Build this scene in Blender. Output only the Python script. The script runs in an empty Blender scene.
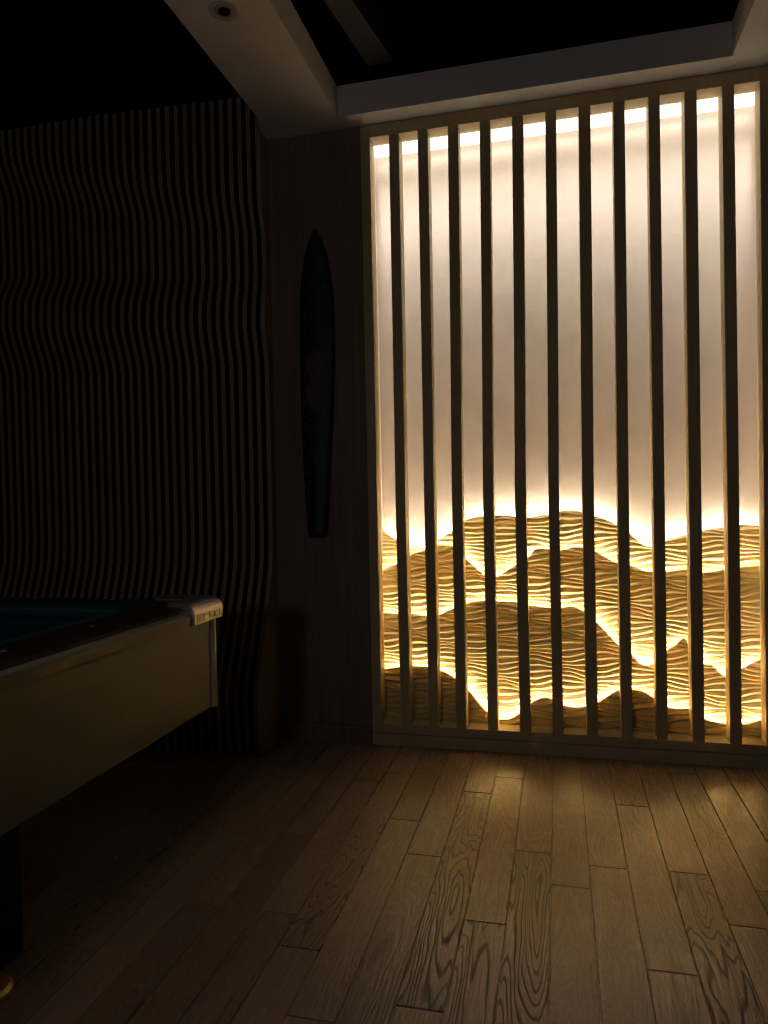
import bpy, bmesh, math, random
from mathutils import Vector, Matrix
random.seed(7)
sc = bpy.context.scene
col = sc.collection
PI = math.pi

# ------------------------------------------------------------------ camera
F, YAW, PITCH, ROLL, CX, D, CH = 711.65, -0.23985, -0.01906, -0.02079, 0.76745, 3.01576, 1.08317
cy, sy, cp, sp, cr, sr = math.cos(YAW), math.sin(YAW), math.cos(PITCH), math.sin(PITCH), math.cos(ROLL), math.sin(ROLL)
fw = Vector((sy * cp, cy * cp, sp)); rt0 = Vector((cy, -sy, 0)); up0 = rt0.cross(fw)
rt = rt0 * cr + up0 * sr; up = up0 * cr - rt0 * sr
cam_d = bpy.data.cameras.new('camera'); cam = bpy.data.objects.new('camera', cam_d); col.objects.link(cam)
cam.matrix_world = Matrix(((rt.x, up.x, -fw.x, CX), (rt.y, up.y, -fw.y, -D), (rt.z, up.z, -fw.z, CH), (0, 0, 0, 1)))
cam_d.sensor_fit = 'VERTICAL'; cam_d.sensor_height = 24.0; cam_d.lens = F / 1024 * 24.0
cam_d.clip_start = 0.05
sc.camera = cam


def unproject_y(u, v, y):
    d = fw * F + rt * (u - 384) - up * (v - 512)
    t = (y + D) / d.y
    return CX + d.x * t, CH + d.z * t


# ------------------------------------------------------------------ materials
def new_mat(name):
    m = bpy.data.materials.new(name); m.use_nodes = True
    nt = m.node_tree; b = nt.nodes['Principled BSDF']
    return m, nt, b


def N(nt, typ, **kw):
    n = nt.nodes.new(typ)
    for k, v in kw.items():
        if k.startswith('i_'):
            n.inputs[k[2:].replace('_', ' ')].default_value = v
        else:
            setattr(n, k, v)
    return n


def simple(name, c, rough=0.6, metal=0.0, noise=0.0, scale=20.0, bump=0.0, stretch=(1, 1, 1), spec=0.5):
    m, nt, b = new_mat(name)
    b.inputs['Roughness'].default_value = rough; b.inputs['Metallic'].default_value = metal
    b.inputs['Specular IOR Level'].default_value = spec
    tc = N(nt, 'ShaderNodeTexCoord'); mp = N(nt, 'ShaderNodeMapping'); mp.inputs['Scale'].default_value = stretch
    nz = N(nt, 'ShaderNodeTexNoise'); nz.inputs['Scale'].default_value = scale; nz.inputs['Detail'].default_value = 6
    nt.links.new(tc.outputs['Object'], mp.inputs['Vector']); nt.links.new(mp.outputs['Vector'], nz.inputs['Vector'])
    rp = N(nt, 'ShaderNodeValToRGB')
    lo = [max(0, x * (1 - noise)) for x in c]; hi = [min(1, x * (1 + noise)) for x in c]
    rp.color_ramp.elements[0].color = (*lo, 1); rp.color_ramp.elements[1].color = (*hi, 1)
    rp.color_ramp.elements[0].position = 0.3; rp.color_ramp.elements[1].position = 0.7
    nt.links.new(nz.outputs['Fac'], rp.inputs['Fac']); nt.links.new(rp.outputs['Color'], b.inputs['Base Color'])
    if bump:
        bp = N(nt, 'ShaderNodeBump'); bp.inputs['Strength'].default_value = bump; bp.inputs['Distance'].default_value = 0.002
        nt.links.new(nz.outputs['Fac'], bp.inputs['Height']); nt.links.new(bp.outputs['Normal'], b.inputs['Normal'])
    return m


def emitter(name, c, strength):
    m, nt, b = new_mat(name)
    b.inputs['Base Color'].default_value = (0.8, 0.8, 0.78, 1)
    b.inputs['Emission Color'].default_value = (*c, 1); b.inputs['Emission Strength'].default_value = strength
    return m


LEDC = (1.0, 0.92, 0.79)
M = {}
M['plaster'] = simple('plaster', (0.72, 0.655, 0.60), 0.85, noise=0.05, scale=5, bump=0.35)
M['pale_wood'] = simple('pale_wood', (0.60, 0.495, 0.285), 0.55, noise=0.06, scale=6, stretch=(8, 8, 0.6))
M['relief_wood'] = simple('relief_wood', (0.76, 0.61, 0.285), 0.6, noise=0.08, scale=4, stretch=(1, 4, 6))
M['veneer'] = simple('veneer', (0.23, 0.155, 0.135), 0.55, noise=0.18, scale=5, stretch=(9, 9, 0.35), bump=0.1)
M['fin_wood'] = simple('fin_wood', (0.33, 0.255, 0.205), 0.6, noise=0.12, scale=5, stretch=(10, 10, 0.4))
M['fin_side_shade'] = simple('fin_side_shade', (0.055, 0.036, 0.03), 0.75, noise=0.15, scale=6, stretch=(10, 4, 1))  # shade of the gaps between fins put into the side colour
M['black_paint'] = simple('black_paint', (0.006, 0.006, 0.007), 0.9, noise=0.2, spec=0.1)
M['soffit'] = simple('soffit_paint', (0.88, 0.84, 0.80), 0.8, noise=0.02, scale=8, bump=0.05)
M['black_wall'] = simple('dark_wall_paint', (0.05, 0.045, 0.042), 0.8, noise=0.05)
M['apron'] = simple('apron_laminate', (0.105, 0.096, 0.084), 0.42, noise=0.06, scale=60, bump=0.03)
M['rail'] = simple('rail_lacquer', (0.045, 0.036, 0.03), 0.38, noise=0.05, scale=40)
M['cloth'] = simple('table_cloth', (0.014, 0.055, 0.095), 0.95, noise=0.1, scale=300, bump=0.1, spec=0.1)
M['cushion'] = simple('cushion_cloth', (0.055, 0.135, 0.15), 0.95, noise=0.1, scale=300, bump=0.1, spec=0.1)
M['chrome'] = simple('chrome', (0.86, 0.83, 0.80), 0.33, 1.0, noise=0.03)
M['ornament'] = simple('ornament_metal', (0.85, 0.83, 0.68), 0.35, 0.45, noise=0.1, scale=120)
M['trim_metal'] = simple('trim_metal', (0.62, 0.58, 0.50), 0.42, 0.2, noise=0.03)
M['brass'] = simple('brass', (0.5, 0.39, 0.2), 0.5, 1.0, noise=0.05)
M['pearl'] = simple('pearl', (0.8, 0.8, 0.78), 0.3)
M['black_rubber'] = simple('black_rubber', (0.012, 0.012, 0.012), 0.6, noise=0.1)
M['table_black'] = simple('table_black', (0.006, 0.0055, 0.005), 0.7, noise=0.1, spec=0.15)
M['board_black'] = simple('board_black', (0.014, 0.015, 0.017), 0.5, noise=0.3, scale=14)
M['board_red'] = simple('board_print_red', (0.11, 0.06, 0.052), 0.6, noise=0.3, scale=30)
M['board_grey'] = simple('board_print_grey', (0.055, 0.055, 0.055), 0.6, noise=0.2, scale=30)
M['board_dot'] = simple('board_dot', (0.32, 0.36, 0.40), 0.4)
M['lamp_white'] = simple('lamp_white', (0.55, 0.5, 0.44), 0.5)
M['lamp_dark'] = simple('lamp_dark', (0.02, 0.02, 0.02), 0.3)
M['lens'] = simple('lens', (0.45, 0.46, 0.46), 0.15)
M['duct'] = simple('duct_grey', (0.04, 0.038, 0.034), 0.6, noise=0.05)
M['led'] = emitter('led', LEDC, 66.0)
M['led_top'] = emitter('led_bright', LEDC, 56.0)
M['globe'] = emitter('globe', (1.0, 0.93, 0.92), 15.0)
M['led_diffuser'] = emitter('led_diffuser', (1.0, 0.92, 0.80), 1.15)


def floor_material():
    m, nt, b = new_mat('oak_planks')
    L = nt.links.new
    tc = N(nt, 'ShaderNodeTexCoord'); at = N(nt, 'ShaderNodeAttribute', attribute_name='plank')
    sepa = N(nt, 'ShaderNodeSeparateColor'); L(at.outputs['Color'], sepa.inputs['Color'])
    w = N(nt, 'ShaderNodeMath', operation='MULTIPLY'); w.inputs[1].default_value = 60.0; L(sepa.outputs[0], w.inputs[0])
    mp = N(nt, 'ShaderNodeMapping'); mp.inputs['Scale'].default_value = (13, 1.7, 1); L(tc.outputs['Object'], mp.inputs['Vector'])
    big = N(nt, 'ShaderNodeTexNoise', noise_dimensions='4D'); big.inputs['Scale'].default_value = 0.62; big.inputs['Detail'].default_value = 2.7
    big.inputs['Roughness'].default_value = 0.42; big.inputs['Distortion'].default_value = 0.35
    L(mp.outputs['Vector'], big.inputs['Vector']); L(w.outputs[0], big.inputs['W'])
    # contour lines of the noise field = cathedral grain
    fr = N(nt, 'ShaderNodeMath', operation='MULTIPLY_ADD'); fr.inputs[1].default_value = 18.0; fr.inputs[2].default_value = 24.0
    L(sepa.outputs[1], fr.inputs[0])
    mul = N(nt, 'ShaderNodeMath', operation='MULTIPLY'); L(big.outputs['Fac'], mul.inputs[0]); L(fr.outputs[0], mul.inputs[1])
    frac = N(nt, 'ShaderNodeMath', operation='PINGPONG'); frac.inputs[1].default_value = 0.5; L(mul.outputs[0], frac.inputs[0])
    ring = N(nt, 'ShaderNodeMapRange'); ring.inputs['From Min'].default_value = 0.05; ring.inputs['From Max'].default_value = 0.33
    L(frac.outputs[0], ring.inputs['Value'])
    # fine pores
    mp2 = N(nt, 'ShaderNodeMapping'); mp2.inputs['Scale'].default_value = (260, 9, 1); L(tc.outputs['Object'], mp2.inputs['Vector'])
    fine = N(nt, 'ShaderNodeTexNoise', noise_dimensions='4D'); fine.inputs['Scale'].default_value = 1.0; fine.inputs['Detail'].default_value = 4
    L(mp2.outputs['Vector'], fine.inputs['Vector']); L(w.outputs[0], fine.inputs['W'])
    fr2 = N(nt, 'ShaderNodeMapRange'); fr2.inputs['From Min'].default_value = 0.35; fr2.inputs['From Max'].default_value = 0.6; L(fine.outputs['Fac'], fr2.inputs['Value'])
    # grain strength differs from plank to plank
    gs = N(nt, 'ShaderNodeMapRange'); gs.inputs['To Min'].default_value = 0.14; gs.inputs['To Max'].default_value = 0.95; L(sepa.outputs[2], gs.inputs['Value'])
    g1 = N(nt, 'ShaderNodeMix', data_type='FLOAT'); g1.inputs[2].default_value = 1.0
    L(gs.outputs[0], g1.inputs[0]); L(ring.outputs[0], g1.inputs[3])
    g2 = N(nt, 'ShaderNodeMix', data_type='FLOAT'); g2.inputs[0].default_value = 0.42; g2.inputs[2].default_value = 1.0; L(fr2.outputs[0], g2.inputs[3])
    gr = N(nt, 'ShaderNodeMath', operation='MULTIPLY'); L(g1.outputs[0], gr.inputs[0]); L(g2.outputs[0], gr.inputs[1])
    tone = N(nt, 'ShaderNodeMix', data_type='RGBA'); tone.inputs[6].default_value = (0.36, 0.24, 0.155, 1); tone.inputs[7].default_value = (0.47, 0.345, 0.25, 1)
    L(sepa.outputs[0], tone.inputs[0])
    base = N(nt, 'ShaderNodeMix', data_type='RGBA'); base.inputs[6].default_value = (0.085, 0.056, 0.037, 1)
    L(gr.outputs[0], base.inputs[0]); L(tone.outputs[2], base.inputs[7])
    L(base.outputs[2], b.inputs['Base Color'])
    rg = N(nt, 'ShaderNodeMapRange'); rg.inputs['To Min'].default_value = 0.5; rg.inputs['To Max'].default_value = 0.17; L(gr.outputs[0], rg.inputs['Value'])
    L(rg.outputs[0], b.inputs['Roughness'])
    wav = N(nt, 'ShaderNodeTexNoise'); wav.inputs['Scale'].default_value = 9.0; wav.inputs['Detail'].default_value = 2; L(tc.outputs['Object'], wav.inputs['Vector'])
    hs = N(nt, 'ShaderNodeMath', operation='MULTIPLY_ADD'); hs.inputs[1].default_value = 3.0; L(wav.outputs['Fac'], hs.inputs[0]); L(gr.outputs[0], hs.inputs[2])
    bp = N(nt, 'ShaderNodeBump'); bp.inputs['Strength'].default_value = 0.5; bp.inputs['Distance'].default_value = 0.0016
    L(hs.outputs[0], bp.inputs['Height']); L(bp.outputs['Normal'], b.inputs['Normal'])
    b.inputs['IOR'].default_value = 2.0
    sl = N(nt, 'ShaderNodeMapRange'); sl.inputs['To Min'].default_value = 0.12; sl.inputs['To Max'].default_value = 0.5; L(gr.outputs[0], sl.inputs['Value']); L(sl.outputs[0], b.inputs['Specular IOR Level'])
    return m


M['floor'] = floor_material()


# ------------------------------------------------------------------ mesh helpers
def link(name, bm, m, parent=None, smooth=False):
    bmesh.ops.recalc_face_normals(bm, faces=bm.faces)
    me = bpy.data.meshes.new(name); bm.to_mesh(me); bm.free()
    for mm in (m if isinstance(m, (list, tuple)) else [m]):
        me.materials.append(mm)
    if smooth:
        for p in me.polygons: p.use_smooth = True
    o = bpy.data.objects.new(name, me); col.objects.link(o)
    if parent: o.parent = parent; o.matrix_parent_inverse = Matrix.Translation(-parent.location)
    return o


def tag(o, label=None, cat=None, group=None, kind=None):
    if label: o['label'] = label
    if cat: o['category'] = cat
    if group: o['group'] = group
    if kind: o['kind'] = kind
    return o


def thing(name, loc, label, cat, group=None):
    o = bpy.data.objects.new(name, None); col.objects.link(o); o.location = loc; o.empty_display_size = 0.1
    return tag(o, label, cat, group)


def box(bm, x0, x1, y0, y1, z0, z1, bev=0.0, seg=2):
    t = bmesh.new()
    bmesh.ops.create_cube(t, size=1)
    for v in t.verts:
        v.co = Vector(((x0 + x1) / 2 + v.co.x * (x1 - x0), (y0 + y1) / 2 + v.co.y * (y1 - y0), (z0 + z1) / 2 + v.co.z * (z1 - z0)))
    if bev: bmesh.ops.bevel(t, geom=t.edges[:], offset=bev, segments=seg, affect='EDGES', profile=0.5)
    me = bpy.data.meshes.new('t'); t.to_mesh(me); t.free(); bm.from_mesh(me); bpy.data.meshes.remove(me)


def bx(*a, **k):
    bm = bmesh.new(); box(bm, *a, **k); return bm


def struct(name, bm, m, label=None):
    o = link(name, bm, m); o['kind'] = 'structure'; 
    if label: o['label'] = label
    return o


def prism(bm, pts, axis, a, b):
    """extrude a closed outline along an axis; pts are the two remaining coordinates"""
    def mk(p, t):
        if axis == 'y': return bm.verts.new((p[0], t, p[1]))
        if axis == 'z': return bm.verts.new((p[0], p[1], t))
        return bm.verts.new((t, p[0], p[1]))
    A = [mk(p, a) for p in pts]; B = [mk(p, b) for p in pts]; n = len(pts)
    for i in range(n):
        bm.faces.new((A[i], A[(i + 1) % n], B[(i + 1) % n], B[i]))
    bm.faces.new(A); bm.faces.new(B[::-1])


def lathe(bm, prof, c, n=32, axis='z'):
    rings = []
    for r, h in prof:
        ring = []
        for i in range(n):
            a = 2 * PI * i / n; q = (math.cos(a) * r, math.sin(a) * r)
            ring.append(bm.verts.new((c[0] + q[0], c[1] + q[1], c[2] + h)))
        rings.append(ring)
    for a, b in zip(rings, rings[1:]):
        for i in range(n):
            bm.faces.new((a[i], a[(i + 1) % n], b[(i + 1) % n], b[i]))
    bm.faces.new(rings[0]); bm.faces.new(rings[-1][::-1])


def tube(bm, pts, r, n=6):
    rings = []
    for i, p in enumerate(pts):
        p = Vector(p); d = (Vector(pts[min(i + 1, len(pts) - 1)]) - Vector(pts[max(i - 1, 0)])).normalized()
        u = Vector((0, 1, 0)); w = d.cross(u).normalized()
        rings.append([bm.verts.new(p + u * math.cos(2 * PI * k / n) * r + w * math.sin(2 * PI * k / n) * r) for k in range(n)])
    for a, b in zip(rings, rings[1:]):
        for k in range(n): bm.faces.new((a[k], a[(k + 1) % n], b[(k + 1) % n], b[k]))
    bm.faces.new(rings[0]); bm.faces.new(rings[-1][::-1])


def pchip(P):
    xs = [p[0] for p in P]; ys = [p[1] for p in P]; n = len(P)
    h = [xs[i + 1] - xs[i] for i in range(n - 1)]; dl = [(ys[i + 1] - ys[i]) / h[i] for i in range(n - 1)]
    m = [dl[0]] + [0 if dl[i - 1] * dl[i] <= 0 else 3 * (h[i - 1] + h[i]) / ((2 * h[i] + h[i - 1]) / dl[i - 1] + (h[i] + 2 * h[i - 1]) / dl[i]) for i in range(1, n - 1)] + [dl[-1]]

    def f(x):
        if x <= xs[0]: return ys[0] + m[0] * max(x - xs[0], -0.05)
        if x >= xs[-1]: return ys[-1] + m[-1] * min(x - xs[-1], 0.05)
        i = max(k for k in range(n - 1) if xs[k] <= x); t = (x - xs[i]) / h[i]
        return ((2 * t**3 - 3 * t**2 + 1) * ys[i] + (t**3 - 2 * t**2 + t) * h[i] * m[i] + (-2 * t**3 + 3 * t**2) * ys[i + 1] + (t**3 - t**2) * h[i] * m[i + 1])
    return f


# ------------------------------------------------------------------ room shell
XL, XR, YN, ZC = -2.75, 2.25, -4.9, 3.15
SEAM = [0.303, 0.412, 0.518, 0.624, 0.732, 0.838, 0.945, 1.056, 1.165, 1.270]
s = SEAM[0]
while s > XL: s -= 0.1065; SEAM.insert(0, s)
s = SEAM[-1]
while s < XR: s += 0.1065; SEAM.append(s)
JOINT = {0.303: [-0.917], 0.412: [-1.557, -0.428], 0.518: [-1.221], 0.624: [-0.831], 0.732: [-1.008], 0.838: [-0.88], 0.945: [-1.326], 1.056: [-0.869], 1.165: [-1.108], 1.270: [-0.929]}
STRONG = {(0.412, 1): 0.95, (0.624, 1): 1.0, (1.056, 1): 1.0, (0.518, 1): .8, (0.303, 1): 0.5, (0.945, 0): 0.5, (0.838, 0): .4, (0.624, 0): .2, (0.732, 0): .35, (0.732, 1): .2, (0.518, 0): .4, (0.412, 0): .4, (1.165, 0): .5, (0.838, 1): .2}
bm = bmesh.new(); lay = bm.loops.layers.float_color.new('plank')
rnd = random.Random(11)
for x0, x1 in zip(SEAM, SEAM[1:]):
    key = next((k for k in JOINT if abs(k - x0) < 1e-6), None)
    js = list(JOINT[key]) if key else [-1.0 + rnd.uniform(-.5, .5)]
    js.sort()
    n0 = js[0]
    while js[0] > YN: js.insert(0, js[0] - rnd.uniform(0.8, 1.25))
    while js[-1] < 0.0: js.append(js[-1] + rnd.uniform(0.85, 1.2))
    for y0, y1 in zip(js, js[1:]):
        y0c, y1c = max(y0, YN), min(y1, 0.25)
        if y1c - y0c < 0.01: continue
        g = 0.0015; b = 0.0026
        r = [rnd.random(), rnd.random(), rnd.random() ** 1.3]
        if key:
            k = sum(1 for q in JOINT[key] if q > y0 + 0.01)
            if (key, k) in STRONG: r[2] = STRONG[(key, k)]
            elif (key, k - 0) not in STRONG: r[2] *= 0.45
        o = [bm.verts.new(p) for p in ((x0 + g, y0c + g, -0.004), (x1 - g, y0c + g, -0.004), (x1 - g, y1c - g, -0.004), (x0 + g, y1c - g, -0.004))]
        t = [bm.verts.new(p) for p in ((x0 + b, y0c + b, 0), (x1 - b, y0c + b, 0), (x1 - b, y1c - b, 0), (x0 + b, y1c - b, 0))]
        fs = [bm.faces.new(t)] + [bm.faces.new((o[i], o[(i + 1) % 4], t[(i + 1) % 4], t[i])) for i in range(4)]
        for f in fs:
            for l in f.loops: l[lay] = (*r, 1)
q = [bm.verts.new(p) for p in ((XL, YN, -0.004), (XR, YN, -0.004), (XR, 0.25, -0.004), (XL, 0.25, -0.004))]
f = bm.faces.new(q)
for l in f.loops: l[lay] = (0, 0, 0, 1)
q2 = [bm.verts.new((v.co.x, v.co.y, -0.06)) for v in q]
bm.faces.new(q2[::-1])
for i in range(4): bm.faces.new((q[i], q2[i], q2[(i + 1) % 4], q[(i + 1) % 4]))
fl = struct('floor', bm, [M['floor']])

NX0, NX1, NY, NZ0, NZ1 = -0.050, 1.596, 0.300, 0.0922, 2.7115     # the niche behind the lattice
LX0, LX1 = -0.042, 1.586                                         # lattice outer edges
# back wall: veneer panel left of the lattice, wall right of it, wall above and below the niche
bm = bmesh.new()
box(bm, -0.49, LX0 - 0.0012, 0.0, 0.06, 0, 2.72)
struct('wall_back', bm, M['veneer'])
bm = bmesh.new()
box(bm, LX1 + 0.0012, XR, 0.0, 0.06, 0, 2.72)
struct('wall_back_right', bm, M['veneer'])
struct('wall_niche', bx(NX0 - .04, NX1 + .04, NY, 0.38, 0, 2.85), M['plaster'])
for nm, xa, xb, xc in (('wall_niche_left', NX0 - .04, NX0, -.030), ('wall_niche_right', NX1 + .04, NX1, 1.574)):
    bm = bmesh.new()                      # side wall with a flange added behind the screen's stile to stop light leaking
    prism(bm, [(xa, .0755), (xc, .0755), (xc, .0795), (xb, .0795), (xb, NY), (xa, NY)], 'z', 0, 2.85)
    struct(nm, bm, M['plaster'])
struct('ceiling_niche', bx(NX0, NX1, 0.0815, NY, NZ1, 2.85), M['plaster'])
struct('trim_2', bx(NX0 - .04, NX1 + .04, 0.0655, 0.0812, 2.701, 2.85), M['plaster'])
struct('floor_niche', bx(NX0, NX1, 0.0805, NY, 0.0, NZ0), M['pale_wood'])
struct('wall_feature_backing', bx(XL, -0.49, 0.0, 0.25, 0, 2.9), M['black_paint'])
struct('wall_left', bx(XL - 0.1, XL, YN, 0.25, 0, ZC), M['black_wall'])
struct('wall_right', bx(XR, XR + 0.1, YN, 0.25, 0, ZC), M['black_wall'])
struct('wall_front', bx(XL - 0.1, XR + 0.1, YN - 0.1, YN, 0, ZC), M['black_wall'])
struct('ceiling', bx(XL - 0.1, XR + 0.1, YN - 0.1, 0.27, ZC, ZC + 0.1), M['black_paint'])
struct('wall_upper', bx(XL, XR, 0.0, 0.25, 2.901, ZC), M['black_paint'])
struct('wall_header', bx(-0.49, XR, 0.0, 0.06, 2.7205, 2.90), M['black_paint'])
struct('ceiling_left', bx(XL, -0.44, YN, 0.0, 2.86, 2.9), M['black_paint'])
# soffit border round the dark ceiling recess
bm = bmesh.new()
prism(bm, [(-0.438, YN), (-0.112, YN), (-0.112, -0.1), (1.424, -0.1), (1.424, YN), (XR, YN), (XR, 0.0), (-0.488, 0.0), (-0.472, -0.07), (-0.438, -0.19)], 'z', 2.70, 2.829)
struct('trim_1', bm, M['soffit'], 'off-white ceiling border framing the dark recess')


def skirting(x0, x1):
    bm = bmesh.new()
    prism(bm, [(0.0, 0.0), (-0.012, 0.0), (-0.012, 0.070), (-0.009, 0.078), (-0.004, 0.080), (0.0, 0.080)], 'x', x0, x1); return bm


struct('baseboard_back', skirting(-0.462, LX0 - 0.003), M['veneer'])
struct('baseboard_right', skirting(LX1 + 0.003, XR), M['veneer'])

# ------------------------------------------------------------------ slatted screen
GX = [0.0, 0.0859, 0.1296, 0.2101, 0.2535, 0.3347, 0.379, 0.4692, 0.5122, 0.6029, 0.6479, 0.7374, 0.7809, 0.8707, 0.9169, 1.0058,
      1.0494, 1.1392, 1.1821, 1.2725, 1.3179, 1.4095, 1.4526, 1.5404]
ZT, ZB, LD = 2.6465, 0.0925, 0.075
scr = thing('slatted_screen', (0.77, 0.0375, 0.0), 'pale wooden floor-to-ceiling screen of upright slats in front of the lit niche', 'screen')
link('stile', bx(LX0, GX[0], 0, LD, 0.054, 2.70, bev=0.0012, seg=1), M['pale_wood'], scr)
link('stile', bx(GX[-1], LX1, 0, LD, 0.054, 2.70, bev=0.0012, seg=1), M['pale_wood'], scr)
link('header', bx(GX[0], GX[-1], 0, LD + .0045, ZT, 2.70, bev=0.001, seg=1), M['pale_wood'], scr)
link('sill', bx(GX[0], GX[-1], 0, LD + 0.005, 0.054, ZB, bev=0.001, seg=1), M['pale_wood'], scr)
link('plinth', bx(LX0, LX1, -0.003, LD, 0.0, 0.0515, bev=0.001, seg=1), M['pale_wood'], scr)
BOW = [(-.0005, -.004, .0007), (.001, -.002, -.0007), (.006, -.0065, -.006), (.0057, -.0085, -.0055), (.005, -.0095, -.005), (.0046, -.0075, -.005), (.0026, -.006, -.0027),
       (.001, -.0035, -.001), (0, -.001, 0), (-.0005, -.001, .0005), (-.0013, .001, .001)]
for i in range(11):                                   # the slats are not dead straight
    bw = pchip([(ZB, BOW[i][2]), (0.55, BOW[i][2] * .35 + BOW[i][1] * .65), (0.98, BOW[i][1]), (1.85, BOW[i][1] * .42 + BOW[i][0] * .58), (ZT, BOW[i][0])])
    x0, x1, c = GX[2 * i + 1], GX[2 * i + 2], 0.0013
    bm = bmesh.new(); rings = []
    for j in range(25):
        z = ZB + (ZT - ZB) * j / 24; o = bw(z)
        rings.append([bm.verts.new((x + o, y, z)) for x, y in ((x0 + c, .001), (x1 - c, .001), (x1, .001 + c), (x1, LD - .001), (x0, LD - .001), (x0, .001 + c))])
    for p_, q_ in zip(rings, rings[1:]):
        for j in range(6): bm.faces.new((p_[j], p_[(j + 1) % 6], q_[(j + 1) % 6], q_[j]))
    bm.faces.new(rings[0]); bm.faces.new(rings[-1][::-1])
    link('slat', bm, M['pale_wood'], scr)

# ------------------------------------------------------------------ carved hill panels
HA = [(381.5, 529.4), (396.5, 540.1), (409.4, 545.9), (424.5, 545.6), (438, 539.9), (452.4, 530.5), (464, 521.2), (474.3, 517.2), (483, 515.8), (494.4, 515.1), (515.2, 516.5),
      (525.9, 517.2), (548.8, 513.6), (560.3, 511.2), (571.5, 510), (581.5, 511.8), (593.7, 515.5), (607.3, 520), (616.6, 525.1), (630.9, 534.4), (648.8, 546.6), (656, 546.5),
      (665.2, 541.3), (676.6, 537.3), (686.6, 534.4), (702.4, 530.8), (724.6, 527), (741, 524.8), (759.7, 525.8)]
HB = [(382.2, 570.2), (397, 562.8), (409.4, 555.2), (425, 549.5), (437.3, 545.2), (452.4, 546.2), (463.9, 557.3), (483.6, 574.5), (490, 579.5), (495, 577.8), (515.2, 565), (526.6, 559),
      (537.4, 548.3), (548.8, 549.5), (560.3, 550.5), (575.8, 547), (581.5, 547.6), (594.4, 550.9), (608.7, 559), (616.6, 562.8), (630.9, 565.3), (642.4, 570), (651, 572), (666.2, 571.8),
      (686, 569.7), (702.4, 572.7), (724.6, 569.6), (741, 567.2), (759.7, 565.7)]
HC = [(383.6, 613.3), (398.7, 613.7), (411.6, 613.7), (425.9, 616.2), (438.8, 614.7), (453.8, 608), (465, 604.1), (474.3, 601.8), (484.4, 600.8), (495.8, 601.1), (515.9, 602.3), (527.3, 605.6),
      (550.2, 607.6), (561.4, 608), (570, 606.6), (577.2, 608), (582.9, 611.3), (595.1, 620.9), (607.3, 633.1), (618.7, 645.3), (632.3, 655), (640.2, 663.6), (647.4, 665.8), (653.1, 664.1),
      (667.3, 650), (675, 645.5), (683.8, 638.1), (688, 643), (696, 656), (703.8, 664.1), (712.4, 665.8), (724.6, 675.8), (733, 674), (741.8, 668.7), (761.1, 659.3)]
HD = [(384.3, 669.4), (399.4, 667.2), (413, 666.1), (427.3, 667.2), (440.9, 670.8), (455.2, 678.4), (468.6, 690.8), (487.2, 711.6), (498.7, 719.3), (507.3, 719.5), (519.4, 713), (530.2, 703.7),
      (540.2, 698.7), (545.9, 697.7), (552.4, 699.4), (563.4, 705.5), (575, 707.5), (585.8, 706.2), (598, 702.3), (619.4, 690.8), (633, 689.9), (641.6, 691.3), (653.1, 697.3), (668, 707.3),
      (676.6, 708.7), (688.8, 709), (705.3, 719.5), (715.3, 722.3), (726, 723.8), (742.5, 724.3), (762.6, 719.9)]


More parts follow.
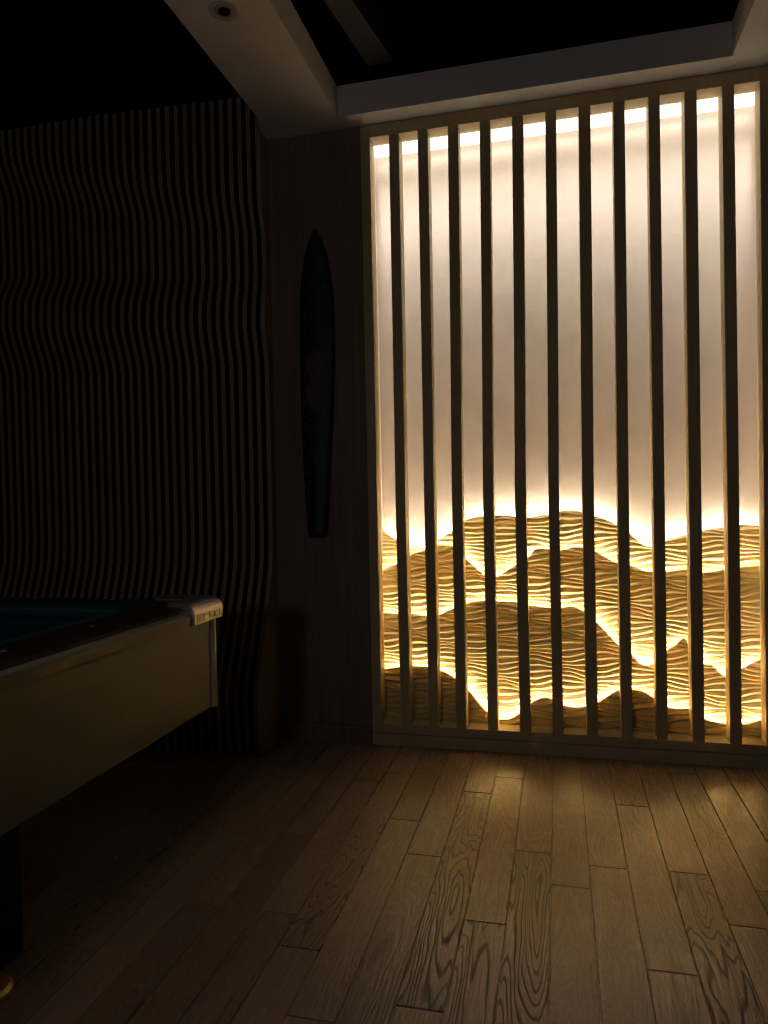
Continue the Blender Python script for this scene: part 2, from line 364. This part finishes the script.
def relief_panel(pix, yf, seed, label, led='led', lam=0.0212):
    C = pchip([unproject_y(u, v, yf) for u, v in pix])
    R = random.Random(seed)
    x0, x1 = NX0 + 0.004, NX1 - 0.004
    zf = NZ0 + 0.0005
    nx = 230
    X = [x0 + (x1 - x0) * i / (nx - 1) for i in range(nx)]
    CT = [max(C(x), zf + 0.012) for x in X]
    p = [R.uniform(0, 6.28) for _ in range(6)]
    wob = [R.uniform(-.35, .35) for _ in range(80)]

    def zr(k, x):
        ph = 0.85 * k + 0.9 * math.sin(0.37 * k + p[4])
        return (zf - 0.03 + k * lam + 0.0102 * math.sin(2 * PI * x / 0.37 + p[0] + ph) + 0.0042 * math.sin(2 * PI * x / 0.205 + p[1] - 0.75 * k)
                + 0.0018 * math.sin(2 * PI * x / 0.11 + p[2] + 1.1 * k))
    TS = [(0.0, 1.0), (0.08, 0.93), (0.30, 0.64), (0.46, 0.44), (0.52, 0.12), (0.56, 0.10), (0.63, 0.42), (0.82, 0.77)]
    K = int((max(CT) - zf) / lam) + 4
    bm = bmesh.new()
    rows = []
    for k in range(K):
        for t, h in TS:
            row = []
            for i, x in enumerate(X):
                a, b = zr(k, x), zr(k + 1, x)
                sp_ = max(b - a, 0.003)
                z = a + t * sp_
                d = 0.0095 * min(1.15, sp_ / lam)
                row.append((x, yf - h * d + 0.0, z))
            rows.append(row)
    grid = []
    YT = [None] * nx                                  # relief depth where each column meets the crest
    for j, row in enumerate(rows):
        g = []
        for i, (x, y, z) in enumerate(row):
            if z > CT[i]:
                if YT[i] is None:
                    (_, y0, z0) = rows[j - 1][i]; t = (CT[i] - z0) / max(z - z0, 1e-6)
                    YT[i] = y0 + (y - y0) * t
                y, z = YT[i], CT[i]
            if z < zf: y, z = yf - 0.004, zf
            g.append((x, y, z))
        grid.append(g)
    YT = [yf - 0.004 if q is None else q for q in YT]
    V = [[bm.verts.new(q) for q in g] for g in grid]
    for j in range(len(V) - 1):
        for i in range(nx - 1):
            zs = [grid[j][i][2], grid[j][i + 1][2], grid[j + 1][i + 1][2], grid[j + 1][i][2]]
            if grid[j][i][2] >= CT[i] - 1e-7 and grid[j][i + 1][2] >= CT[i + 1] - 1e-7: continue
            if max(zs[2], zs[3]) <= zf + 1e-7: continue
            bm.faces.new((V[j][i], V[j][i + 1], V[j + 1][i + 1], V[j + 1][i]))
    # back, top, sides
    yb = yf + 0.010
    T = [bm.verts.new((x, q, c)) for x, c, q in zip(X, CT, YT)]
    TB = [bm.verts.new((x, yb, c)) for x, c in zip(X, CT)]
    BB = [bm.verts.new((x, yb, zf)) for x in X]
    BF = [bm.verts.new((x, yf - 0.004, zf)) for x in X]
    for i in range(nx - 1):
        bm.faces.new((T[i], T[i + 1], TB[i + 1], TB[i])); bm.faces.new((TB[i], TB[i + 1], BB[i + 1], BB[i])); bm.faces.new((BB[i], BB[i + 1], BF[i + 1], BF[i]))
    for i in (0, nx - 1): bm.faces.new((T[i], TB[i], BB[i], BF[i]))
    bmesh.ops.remove_doubles(bm, verts=bm.verts, dist=1e-6)
    bmesh.ops.delete(bm, geom=[v for v in bm.verts if not v.link_faces], context='VERTS')
    o = link('relief_panel', bm, M['relief_wood'])
    tag(o, label, 'wall panel', 'carved hill panels in the lit niche')
    # LED strip fixed behind the upper edge
    drop = 0.024 if led == 'led' else 0.014
    bm = bmesh.new()
    pts = [(x, yb + 0.0045, max(c - drop, zf + 0.004)) for x, c in zip(X[2:-2:3], CT[2:-2:3])]
    tube(bm, pts, 0.003, 6)
    l = link('led_strip', bm, M[led], o)
    l['label'] = 'warm white light strip behind the panel edge'
    return o


relief_panel(HD, 0.0945, 3, 'lowest dark brown carved hill panel, foremost in the niche, in shadow behind the sill')
relief_panel(HC, 0.1415, 5, 'carved hill panel just behind the lowest one, its crest in the middle of the hills')
relief_panel(HB, 0.1885, 8, 'carved hill panel third from the front, just before the rearmost one')
relief_panel(HA, 0.2355, 13, 'rearmost and tallest carved hill panel, its crest glowing against the plain plaster', 'led_top')

# niche top light
wl = thing('ceiling_light', (0.77, 0.21, 2.70), 'glowing white light band along the top of the niche above the plaster', 'lamp')
link('housing', bx(NX0 + 0.0005, NX1 - 0.0005, 0.0815, NY - 0.0003, NZ1 - .006, NZ1 - .0003), M['lamp_white'], wl)
link('diffuser', bx(NX0 + 0.003, NX1 - 0.003, 0.084, NY - 0.002, NZ1 - .011, NZ1 - .0061), M['led_diffuser'], wl)
for yy, pw, spd, tl in ((0.268, 2.2, 12, 3.0), (0.268, 0.26, 17, 7), (0.268, 0.20, 60, 35)):  # area lights added under the band to brighten the plaster evenly
    ld = bpy.data.lights.new('wash_light', 'AREA'); ld.shape = 'RECTANGLE'; ld.size = 1.62; ld.size_y = 0.03; ld.energy = pw; ld.color = (1, 0.94, 0.84)
    ld.spread = math.radians(spd)
    lo = bpy.data.objects.new('wash_light', ld); col.objects.link(lo); lo.location = (0.773, yy, NZ1 - .0125)
    lo.rotation_euler = (math.radians(tl), 0, 0)
    lo.parent = wl; lo.matrix_parent_inverse = Matrix.Translation(-wl.location)

# ------------------------------------------------------------------ wavy fin wall
low = pchip([(-0.05, .243), (0.0, .245), (.25, .26), (.48, .175), (.65, .11), (.82, .060), (.95, .05), (1.45, .05), (2.9, .05)])
ZL = [2.76, 2.683, 2.497, 2.194, 2.025, 1.936, 1.70, 1.45]
ZRT = [2.52, 2.433, 2.28, 2.106, 1.93, 1.878, 1.68, 1.45]
WV = [.135, .127, .055, .050, .114, .119, .052, .05]


def fin_depth(x):
    t = max(-.3, min(1.25, (-0.62 - x) / 0.91))
    amp = 0.5 + 0.5 * max(0, min(1, t * 1.3))
    pts = [(3.0, 1.0 * WV[0])] + [(r + (l - r) * t, w) for l, r, w in zip(ZL, ZRT, WV)] + [(1.0, .05)]
    f = pchip([(z, .05 + (w - .05) * amp) for z, w in pts[::-1]])
    return lambda z: f(z) if z > 1.2 else low(z)


fwall = thing('slatted_feature_wall', (-1.6, 0.0, 0.0), 'dark wall of upright wavy fins beyond the pool table', 'slatted wall')
FP, FT = 0.0425, 0.0205
ZTOP = 2.858
xf = -0.471
k = 0
while xf - FT > -2.45:
    fd = fin_depth(xf)
    bm = bmesh.new(); A = []; B = []; C_ = []; D_ = []
    n = 130
    for i in range(n + 1):
        z = ZTOP * i / n
        y = -fd(z)
        A.append(bm.verts.new((xf - FT, y, z))); B.append(bm.verts.new((xf, y, z)))
        C_.append(bm.verts.new((xf, -0.0005, z))); D_.append(bm.verts.new((xf - FT, -0.0005, z)))
    for i in range(n):
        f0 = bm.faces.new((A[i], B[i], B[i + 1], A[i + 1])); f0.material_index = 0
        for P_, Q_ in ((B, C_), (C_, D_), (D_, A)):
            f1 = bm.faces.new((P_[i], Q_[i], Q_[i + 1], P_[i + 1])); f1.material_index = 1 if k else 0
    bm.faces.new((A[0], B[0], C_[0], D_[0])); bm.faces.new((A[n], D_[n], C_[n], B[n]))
    link('fin', bm, [M['fin_wood'], M['fin_side_shade']], fwall)
    xf -= FP; k += 1

# ------------------------------------------------------------------ long narrow board on the wall
bd = thing('surfboard', (-0.253, -0.02, 0.917), 'narrow black board with a pointed tip and dotted edges hung on the dark wall panel', 'surfboard')
half = pchip([(0.917, 0.037), (0.925, 0.041), (1.0, 0.047), (1.2, 0.060), (1.45, 0.071), (1.75, 0.0775), (1.95, 0.075), (2.1, 0.060), (2.2, 0.036), (2.245, 0.017), (2.262, 0.0095), (2.270, 0.006)])
cxb = pchip([(0.917, -0.2715), (1.35, -0.264), (1.8, -0.253), (2.27, -0.252)])
bm = bmesh.new(); rings = []
n = 70
for i in range(n + 1):
    z = 0.917 + (2.270 - 0.917) * i / n
    h = half(z); c = cxb(z)
    rings.append([bm.verts.new(q) for q in ((c - h, -0.016, z), (c - h, -0.024, z), (c - h * .9, -0.029, z), (c, -0.033, z), (c + h * .9, -0.029, z), (c + h, -0.024, z), (c + h, -0.016, z), (c, -0.012, z))])
for a, b in zip(rings, rings[1:]):
    for j in range(8): bm.faces.new((a[j], a[(j + 1) % 8], b[(j + 1) % 8], b[j]))
bm.faces.new(rings[0]); bm.faces.new(rings[-1][::-1])
link('deck', bm, M['board_black'], bd, smooth=True)
for z in (1.25, 1.95):
    link('wall_mount', bx(-0.28, -0.23, -0.013, -0.0002, z, z + .05, bev=0.002), M['black_rubber'], bd)
bm = bmesh.new()
rb = random.Random(4)


def disc(bm, x, z, r, y, n=8, d=0.0012):
    top = [bm.verts.new((x + math.cos(2 * PI * i / n) * r, y - d, z + math.sin(2 * PI * i / n) * r)) for i in range(n)]
    bot = [bm.verts.new((x + math.cos(2 * PI * i / n) * r * 1.2, y, z + math.sin(2 * PI * i / n) * r * 1.2)) for i in range(n)]
    bm.faces.new(top); bm.faces.new(bot[::-1])
    for i in range(n): bm.faces.new((top[i], bot[i], bot[(i + 1) % n], top[(i + 1) % n]))


def ysurf(x, z):
    t = abs(x - cxb(z)) / half(z)
    return -0.033 + 0.004 * t if t < .9 else -0.0285


z = 2.20
while z > 0.97:
    for sgn, fr in ((-1, .72), (1, .62), (-1, .25)):
        if fr == .25 and 1.1 < z < 1.75: continue
        x = cxb(z) + sgn * fr * half(z) + rb.uniform(-.003, .003); zz = z + rb.uniform(-.006, .006)
        disc(bm, x, zz, 0.0021, ysurf(x, zz))
    z -= 0.062
link('dot_inlay', bm, M['board_dot'], bd)
bm = bmesh.new()   # rounded figure print
for (a, b_, c_, d_) in ((-0.262, 1.665, 0.040, 0.085), (-0.272, 1.545, 0.030, 0.075)):
    m_ = 26; ctr = bm.verts.new((a, ysurf(a, b_) - 0.0012, b_)); rim = []
    for i in range(m_):
        t = 2 * PI * i / m_; w = 1 + 0.10 * math.sin(3 * t + a * 50) + 0.06 * math.sin(5 * t)
        x = a + c_ * w * math.cos(t); zz = b_ + d_ * w * math.sin(t); rim.append(bm.verts.new((x, ysurf(x, zz) - 0.0010, zz)))
    for i in range(m_): bm.faces.new((ctr, rim[i], rim[(i + 1) % m_]))
link('figure_print', bm, M['board_red'], bd)
bm = bmesh.new()


def stroke(x0, z0, x1, z1, w=0.004):
    d = Vector((x1 - x0, 0, z1 - z0)); nrm = Vector((-d.z, 0, d.x)).normalized() * w / 2
    for off in (0,):
        q = []
        for (x, zz) in ((x0 - nrm.x, z0 - nrm.z), (x0 + nrm.x, z0 + nrm.z), (x1 + nrm.x, z1 + nrm.z), (x1 - nrm.x, z1 - nrm.z)):
            q.append(bm.verts.new((x, ysurf(x, zz) - 0.0012, zz)))
        bm.faces.new(q)


for i in range(14):                                    # two scroll rings, then unreadable bands below
    t0, t1 = 2 * PI * i / 14, 2 * PI * (i + 1) / 14
    for c0 in (-0.288, -0.244):
        stroke(c0 + .018 * math.cos(t0), 1.405 + .03 * math.sin(t0), c0 + .018 * math.cos(t1), 1.405 + .03 * math.sin(t1), .005)
for (a, b_, c_, d_) in ((-.31, 1.36, -.21, 1.36), (-.29, 1.335, -.265, 1.24), (-.262, 1.335, -.262, 1.235), (-.238, 1.335, -.25, 1.24), (-.30, 1.30, -.23, 1.30), (-.295, 1.262, -.235, 1.262),
                        (-.305, 1.20, -.225, 1.20), (-.30, 1.165, -.235, 1.165), (-.30, 1.10, -.235, 1.13), (-.295, 1.06, -.24, 1.075)):
    stroke(a, b_, c_, d_, .006)
link('motif_print', bm, M['board_grey'], bd)

# ------------------------------------------------------------------ pool table
TX0, TX1, TY0, TY1 = -1.80, -0.300, -3.35, -0.885     # outer rail limits
pt = thing('pool_table', ((TX0 + TX1) / 2, (TY0 + TY1) / 2, 0), 'dark pool table with teal cloth and chrome corner in front of the wavy wall', 'pool table')
ZR = 0.770
RP = [(0.0, .717), (0.004, .719), (0.004, .738), (0.0, .748), (-0.008, .7565), (-0.02, .7630), (-0.036, .7662), (-0.06, ZR), (-0.160, ZR), (-0.166, .764), (-0.166, .717)]  # rail section, outward = +


def rail_bm(x_sign, xo, a, b, along='y'):
    bm = bmesh.new()
    if along == 'y': prism(bm, [(xo + x_sign * p, z) for p, z in RP], 'y', a, b)
    else: prism(bm, [(xo + x_sign * p, z) for p, z in RP], 'x', a, b)
    return bm


CAPL = 0.203
YC = TY1 - CAPL
link('rail', rail_bm(1, TX1 - .004, TY0 + CAPL, YC), M['rail'], pt)
link('rail', rail_bm(-1, TX0 + .004, TY0 + CAPL, YC), M['rail'], pt)
link('rail', rail_bm(1, TY1 - .004, TX0 + CAPL, TX1 - CAPL, 'x'), M['rail'], pt)
link('rail', rail_bm(-1, TY0 + .004, TX0 + CAPL, TX1 - CAPL, 'x'), M['rail'], pt)
CP = [(0.0, .764), (-0.06, .7625), (-0.068, .755), (-0.055, .738), (0.0, .735)]


def cush(x_sign, xo, a, b, along='y'):
    bm = bmesh.new(); prism(bm, [(xo + x_sign * p, z) for p, z in CP], 'y' if along == 'y' else 'x', a, b); return bm


link('cushion', cush(1, TX1 - .1705, TY0 + .24, TY1 - .24), M['cushion'], pt)
link('cushion', cush(-1, TX0 + .1705, TY0 + .24, TY1 - .24), M['cushion'], pt)
link('cushion', cush(1, TY1 - .1705, TX0 + .24, TX1 - .24, 'x'), M['cushion'], pt)
link('cushion', cush(-1, TY0 + .1705, TX0 + .24, TX1 - .24, 'x'), M['cushion'], pt)
link('bed', bx(TX0 + .171, TX1 - .171, TY0 + .171, TY1 - .171, .690, .734, bev=.002), M['cloth'], pt)


def rounded_corner(ix, iy, e=0.0, seg=8, r=0.035):
    """corner pieces are quarter-round at the table corner; returns outline in xy from long-side to end-side"""


def cap_bm(mx, my, lx, ly):
    """L-shaped metal corner: rail section swept round the corner. mx,my = sign of the corner"""
    bm = bmesh.new(); path = []
    r = 0.03
    X, Y = (TX1 - .004, TY1 - .004) if True else None
    # path of (origin, outward)
    path.append(((0, -lx), (1, 0)))
    path.append(((0, -r), (1, 0)))
    for i in range(1, 8):
        a = PI / 2 * i / 8
        path.append(((-r + r * math.cos(a), -r + r * math.sin(a)), (math.cos(a), math.sin(a))))
    path.append(((-r, 0), (0, 1))); path.append(((-ly, 0), (0, 1)))
    SEC = [(0.0, .712), (0.012, .714), (0.012, .747), (0.010, .757), (0.003, .766), (-0.007, .774), (-0.022, .780), (-0.045, .7815), (-0.075, .7815), (-0.078, .778), (-0.078, .712)]
    rings = []
    for (ox, oy), (dx, dy) in path:
        ring = []
        for p, z in SEC:
            if p < -r and (dx not in (0, 1) or dy not in (0, 1)):
                pass
            ux, uy = ox + dx * p, oy + dy * p
            # inner side of the bend: collapse onto the inner corner
            if dx and dy and p < -r: ux, uy = -r + (p + r) * (1 if dx > 0 else 1) * dx ** 0.0, -r + (p + r)
            elif p < -r and abs(oy + r) < 1e-9 and dx == 1: uy = -r + (p + r)
            elif p < -r and abs(ox + r) < 1e-9 and dy == 1: ux = -r + (p + r)
            ring.append(bm.verts.new((mx * ux, my * uy, z)))
        rings.append(ring)
    m = len(SEC)
    for a, b in zip(rings, rings[1:]):
        for j in range(m):
            q = (a[j], a[(j + 1) % m], b[(j + 1) % m], b[j])
            try: bm.faces.new(q)
            except ValueError: pass
    bm.faces.new(rings[0]); bm.faces.new(rings[-1][::-1])
    bmesh.ops.remove_doubles(bm, verts=bm.verts, dist=1e-6)
    ox = TX1 - .004 if mx > 0 else TX0 + .004; oy = TY1 - .004 if my > 0 else TY0 + .004
    bmesh.ops.translate(bm, verts=bm.verts, vec=(ox, oy, 0))
    return bm


for mx, my in ((1, 1), (-1, 1), (1, -1), (-1, -1)):
    cap = link('corner_cap', cap_bm(mx, my, CAPL, CAPL), M['chrome'], pt, smooth=False)
    cap['label'] = 'shiny metal corner of the rail'
    ox = TX1 - .004 if mx > 0 else TX0 + .004; oy = TY1 - .004 if my > 0 else TY0 + .004
    # raised ornament on the long side of the corner
    bm = bmesh.new()
    xs = sorted((ox + mx * 0.011, ox + mx * 0.014))
    ya, yb = sorted((oy - my * 0.188, oy - my * 0.038))
    for (y0, y1, z0, z1) in ((ya, yb, .7160, .7195), (ya, yb, .7425, .7460), (ya, ya + .005, .7195, .7425), (yb - .005, yb, .7195, .7425)):
        box(bm, xs[0], xs[1], y0, y1, z0, z1, bev=.0008, seg=1)
    for i in range(4):                                # four plain raised lozenges
        yy = ya + .0235 + i * .0343
        box(bm, xs[0], xs[1], yy - .0150, yy + .0150, .7220, .7400, bev=.0029, seg=3)
    link('ornament', bm, M['ornament'], cap)
    # pocket rim
    bm = bmesh.new()
    px, py = ox - mx * 0.150, oy - my * 0.118
    rings = []
    for i in range(28):
        a = 2 * PI * i / 28
        ring = []
        for rr, zz in ((.078, .7672), (.078, .774), (.073, .7775), (.062, .7765), (.057, .770), (.055, .700), (.062, .700), (.066, .7605)):
            ring.append(bm.verts.new((px + rr * math.cos(a), py + rr * math.sin(a), zz)))
        rings.append(ring)
    for i in range(28):
        a, b = rings[i], rings[(i + 1) % 28]
        for j in range(8): bm.faces.new((a[j], a[(j + 1) % 8], b[(j + 1) % 8], b[j]))
    link('pocket', bm, M['black_rubber'], pt, smooth=True)
    # corner infill of the rail between the metal corner and the cushions
    bm = bmesh.new()
    a0, a1 = sorted((ox - mx * .079, ox - mx * .187)); b0, b1 = sorted((oy - my * .079, oy - my * .187))
    box(bm, a0, a1, b0, b1, .717, ZR, bev=.001, seg=1)
    link('corner_block', bm, M['rail'], pt)

# diamond sights on the visible long rail and far rail
for y in (-1.42, -1.72, -2.02, -2.62, -2.92):
    bm = bmesh.new(); lathe(bm, [(.0065, -0.001), (.0065, .0006), (.0055, .0010)], (-0.404, y, ZR), 16)
    link('sight', bm, M['pearl'], pt)
for x in (-0.955, -0.66, -1.25):
    bm = bmesh.new(); lathe(bm, [(.0065, -0.001), (.0065, .0006), (.0055, .0010)], (x, -0.965, ZR), 16)
    link('sight', bm, M['pearl'], pt)
# cabinet
AX1, AX0, AY1, AY0 = -0.312, TX0 + .012, -0.935, TY0 + .05
link('apron', bx(AX1 - .03, AX1, AY0 + .02, AY1 - .030, .4315, .7165, bev=.002), M['apron'], pt)
link('apron', bx(AX0, AX0 + .03, AY0 + .02, AY1 - .030, .4315, .7165, bev=.002), M['apron'], pt)
link('apron', bx(AX0 + .03, AX1 - .03, AY1 - .03, AY1, .4315, .7165, bev=.002), M['apron'], pt)
link('apron', bx(AX0 + .03, AX1 - .03, AY0, AY0 + .03, .4315, .7165, bev=.002), M['apron'], pt)
link('underside', bx(AX0 + .03, AX1 - .03, AY0 + .03, AY1 - .03, .45, .689), M['table_black'], pt)
for mx, my in ((1, 1), (-1, 1), (1, -1), (-1, -1)):
    bm = bmesh.new()
    xx = AX1 - .009 if mx > 0 else AX0 + .009; yy = AY1 - .006 if my > 0 else AY0 + .006
    lathe(bm, [(.0165, .430), (.018, .432), (.018, .7112), (.017, .7117)], (xx, yy, 0), 24)
    link('corner_trim', bm, M['trim_metal'], pt, smooth=True)
for (x, y) in ((-0.520, -1.718), (-1.58, -1.718), (-0.520, -2.62), (-1.58, -2.62)):
    bm = bmesh.new()
    prism(bm, [(x - .075, y - .075), (x + .075, y - .075), (x + .075, y + .075), (x - .075, y + .075)], 'z', .055, .4505)
    leg = link('leg', bm, M['table_black'], pt)
    bm = bmesh.new()
    lathe(bm, [(.052, .0), (.056, .004), (.056, .012), (.048, .020), (.018, .026), (.016, .0545)], (x + .038, y, 0), 32)
    lf = link('levelling_foot', bm, M['brass'], leg, smooth=False)
    lf['label'] = 'brass levelling foot'

# ------------------------------------------------------------------ ceiling fittings
dl = thing('downlight', (-0.278, -0.827, 2.70), 'small unlit recessed downlight in the pale ceiling border', 'downlight')
bm = bmesh.new(); rings = []
for rr, zz in ((.0475, 2.7003), (.0475, 2.6975), (.045, 2.6955), (.034, 2.6958), (.031, 2.6985), (.030, 2.6999)):
    rings.append([bm.verts.new((-0.278 + rr * math.cos(2 * PI * i / 40), -0.827 + rr * math.sin(2 * PI * i / 40), zz)) for i in range(40)])
for a, b in zip(rings, rings[1:]):
    for i in range(40): bm.faces.new((a[i], a[(i + 1) % 40], b[(i + 1) % 40], b[i]))
link('trim_ring', bm, M['lamp_white'], dl)
bm = bmesh.new(); lathe(bm, [(.030, .0), (.030, -.0016), (.025, -.0030), (.021, -.0024)], (-0.278, -0.827, 2.7), 32)
link('reflector', bm, M['lens'], dl)
bm = bmesh.new(); lathe(bm, [(.0205, -.0022), (.020, -.0048), (.012, -.0056)], (-0.275, -0.825, 2.7), 24)
link('lamp', bm, M['lamp_dark'], dl)

dc = thing('ceiling_duct', (0.05, -0.6, 2.90), 'dark grey flat duct running along the black recessed ceiling', 'duct')
bm = bmesh.new(); prism(bm, [(0.030, -0.115), (0.141, -0.115), (0.060, -0.60), (0.060 - .35, -3.6), (-0.045 - .35, -3.6), (-0.030, -0.60)], 'z', 2.88, 3.05)
link('duct_body', bm, M['duct'], dc)
for y in (-0.5, -1.7, -2.9):
    link('hanger', bx(0.010 + (y + .6) * .117, 0.025 + (y + .6) * .117, y, y + .03, 3.0495, 3.1498), M['duct'], dc)

# unseen globe lamp added behind the viewer as faint front fill for the dark walls
fl_ = thing('added_fill_lamp', (-0.12, -4.45, 0.0), 'dim globe lamp added behind the viewer as front fill', 'lamp')
bm = bmesh.new(); lathe(bm, [(.14, 0.0), (.14, .015), (.02, .025), (.0, .025)], (-0.12, -4.45, 0), 32); link('base', bm, M['table_black'], fl_)
bm = bmesh.new(); lathe(bm, [(.011, .025), (.011, 1.39)], (-0.12, -4.45, 0), 16); link('pole', bm, M['table_black'], fl_)
bm = bmesh.new(); bmesh.ops.create_uvsphere(bm, u_segments=24, v_segments=14, radius=.12)
bmesh.ops.translate(bm, verts=bm.verts, vec=(-0.12, -4.45, 1.505)); link('lamp_shade', bm, M['globe'], fl_, smooth=True)

# ------------------------------------------------------------------ world and view
w = bpy.data.worlds.new('world'); sc.world = w; w.use_nodes = True
w.node_tree.nodes['Background'].inputs['Color'].default_value = (0.0, 0.0, 0.0, 1)
w.node_tree.nodes['Background'].inputs['Strength'].default_value = 0.0
vs = sc.view_settings
vs.view_transform = 'Standard'; vs.look = 'None'; vs.exposure = 0.42; vs.gamma = 1.0; vs.use_curve_mapping = False
sc.cycles.max_bounces = 14; sc.cycles.diffuse_bounces = 10; sc.cycles.glossy_bounces = 6
sc.cycles.use_denoising = True; sc.cycles.filter_width = 1.2
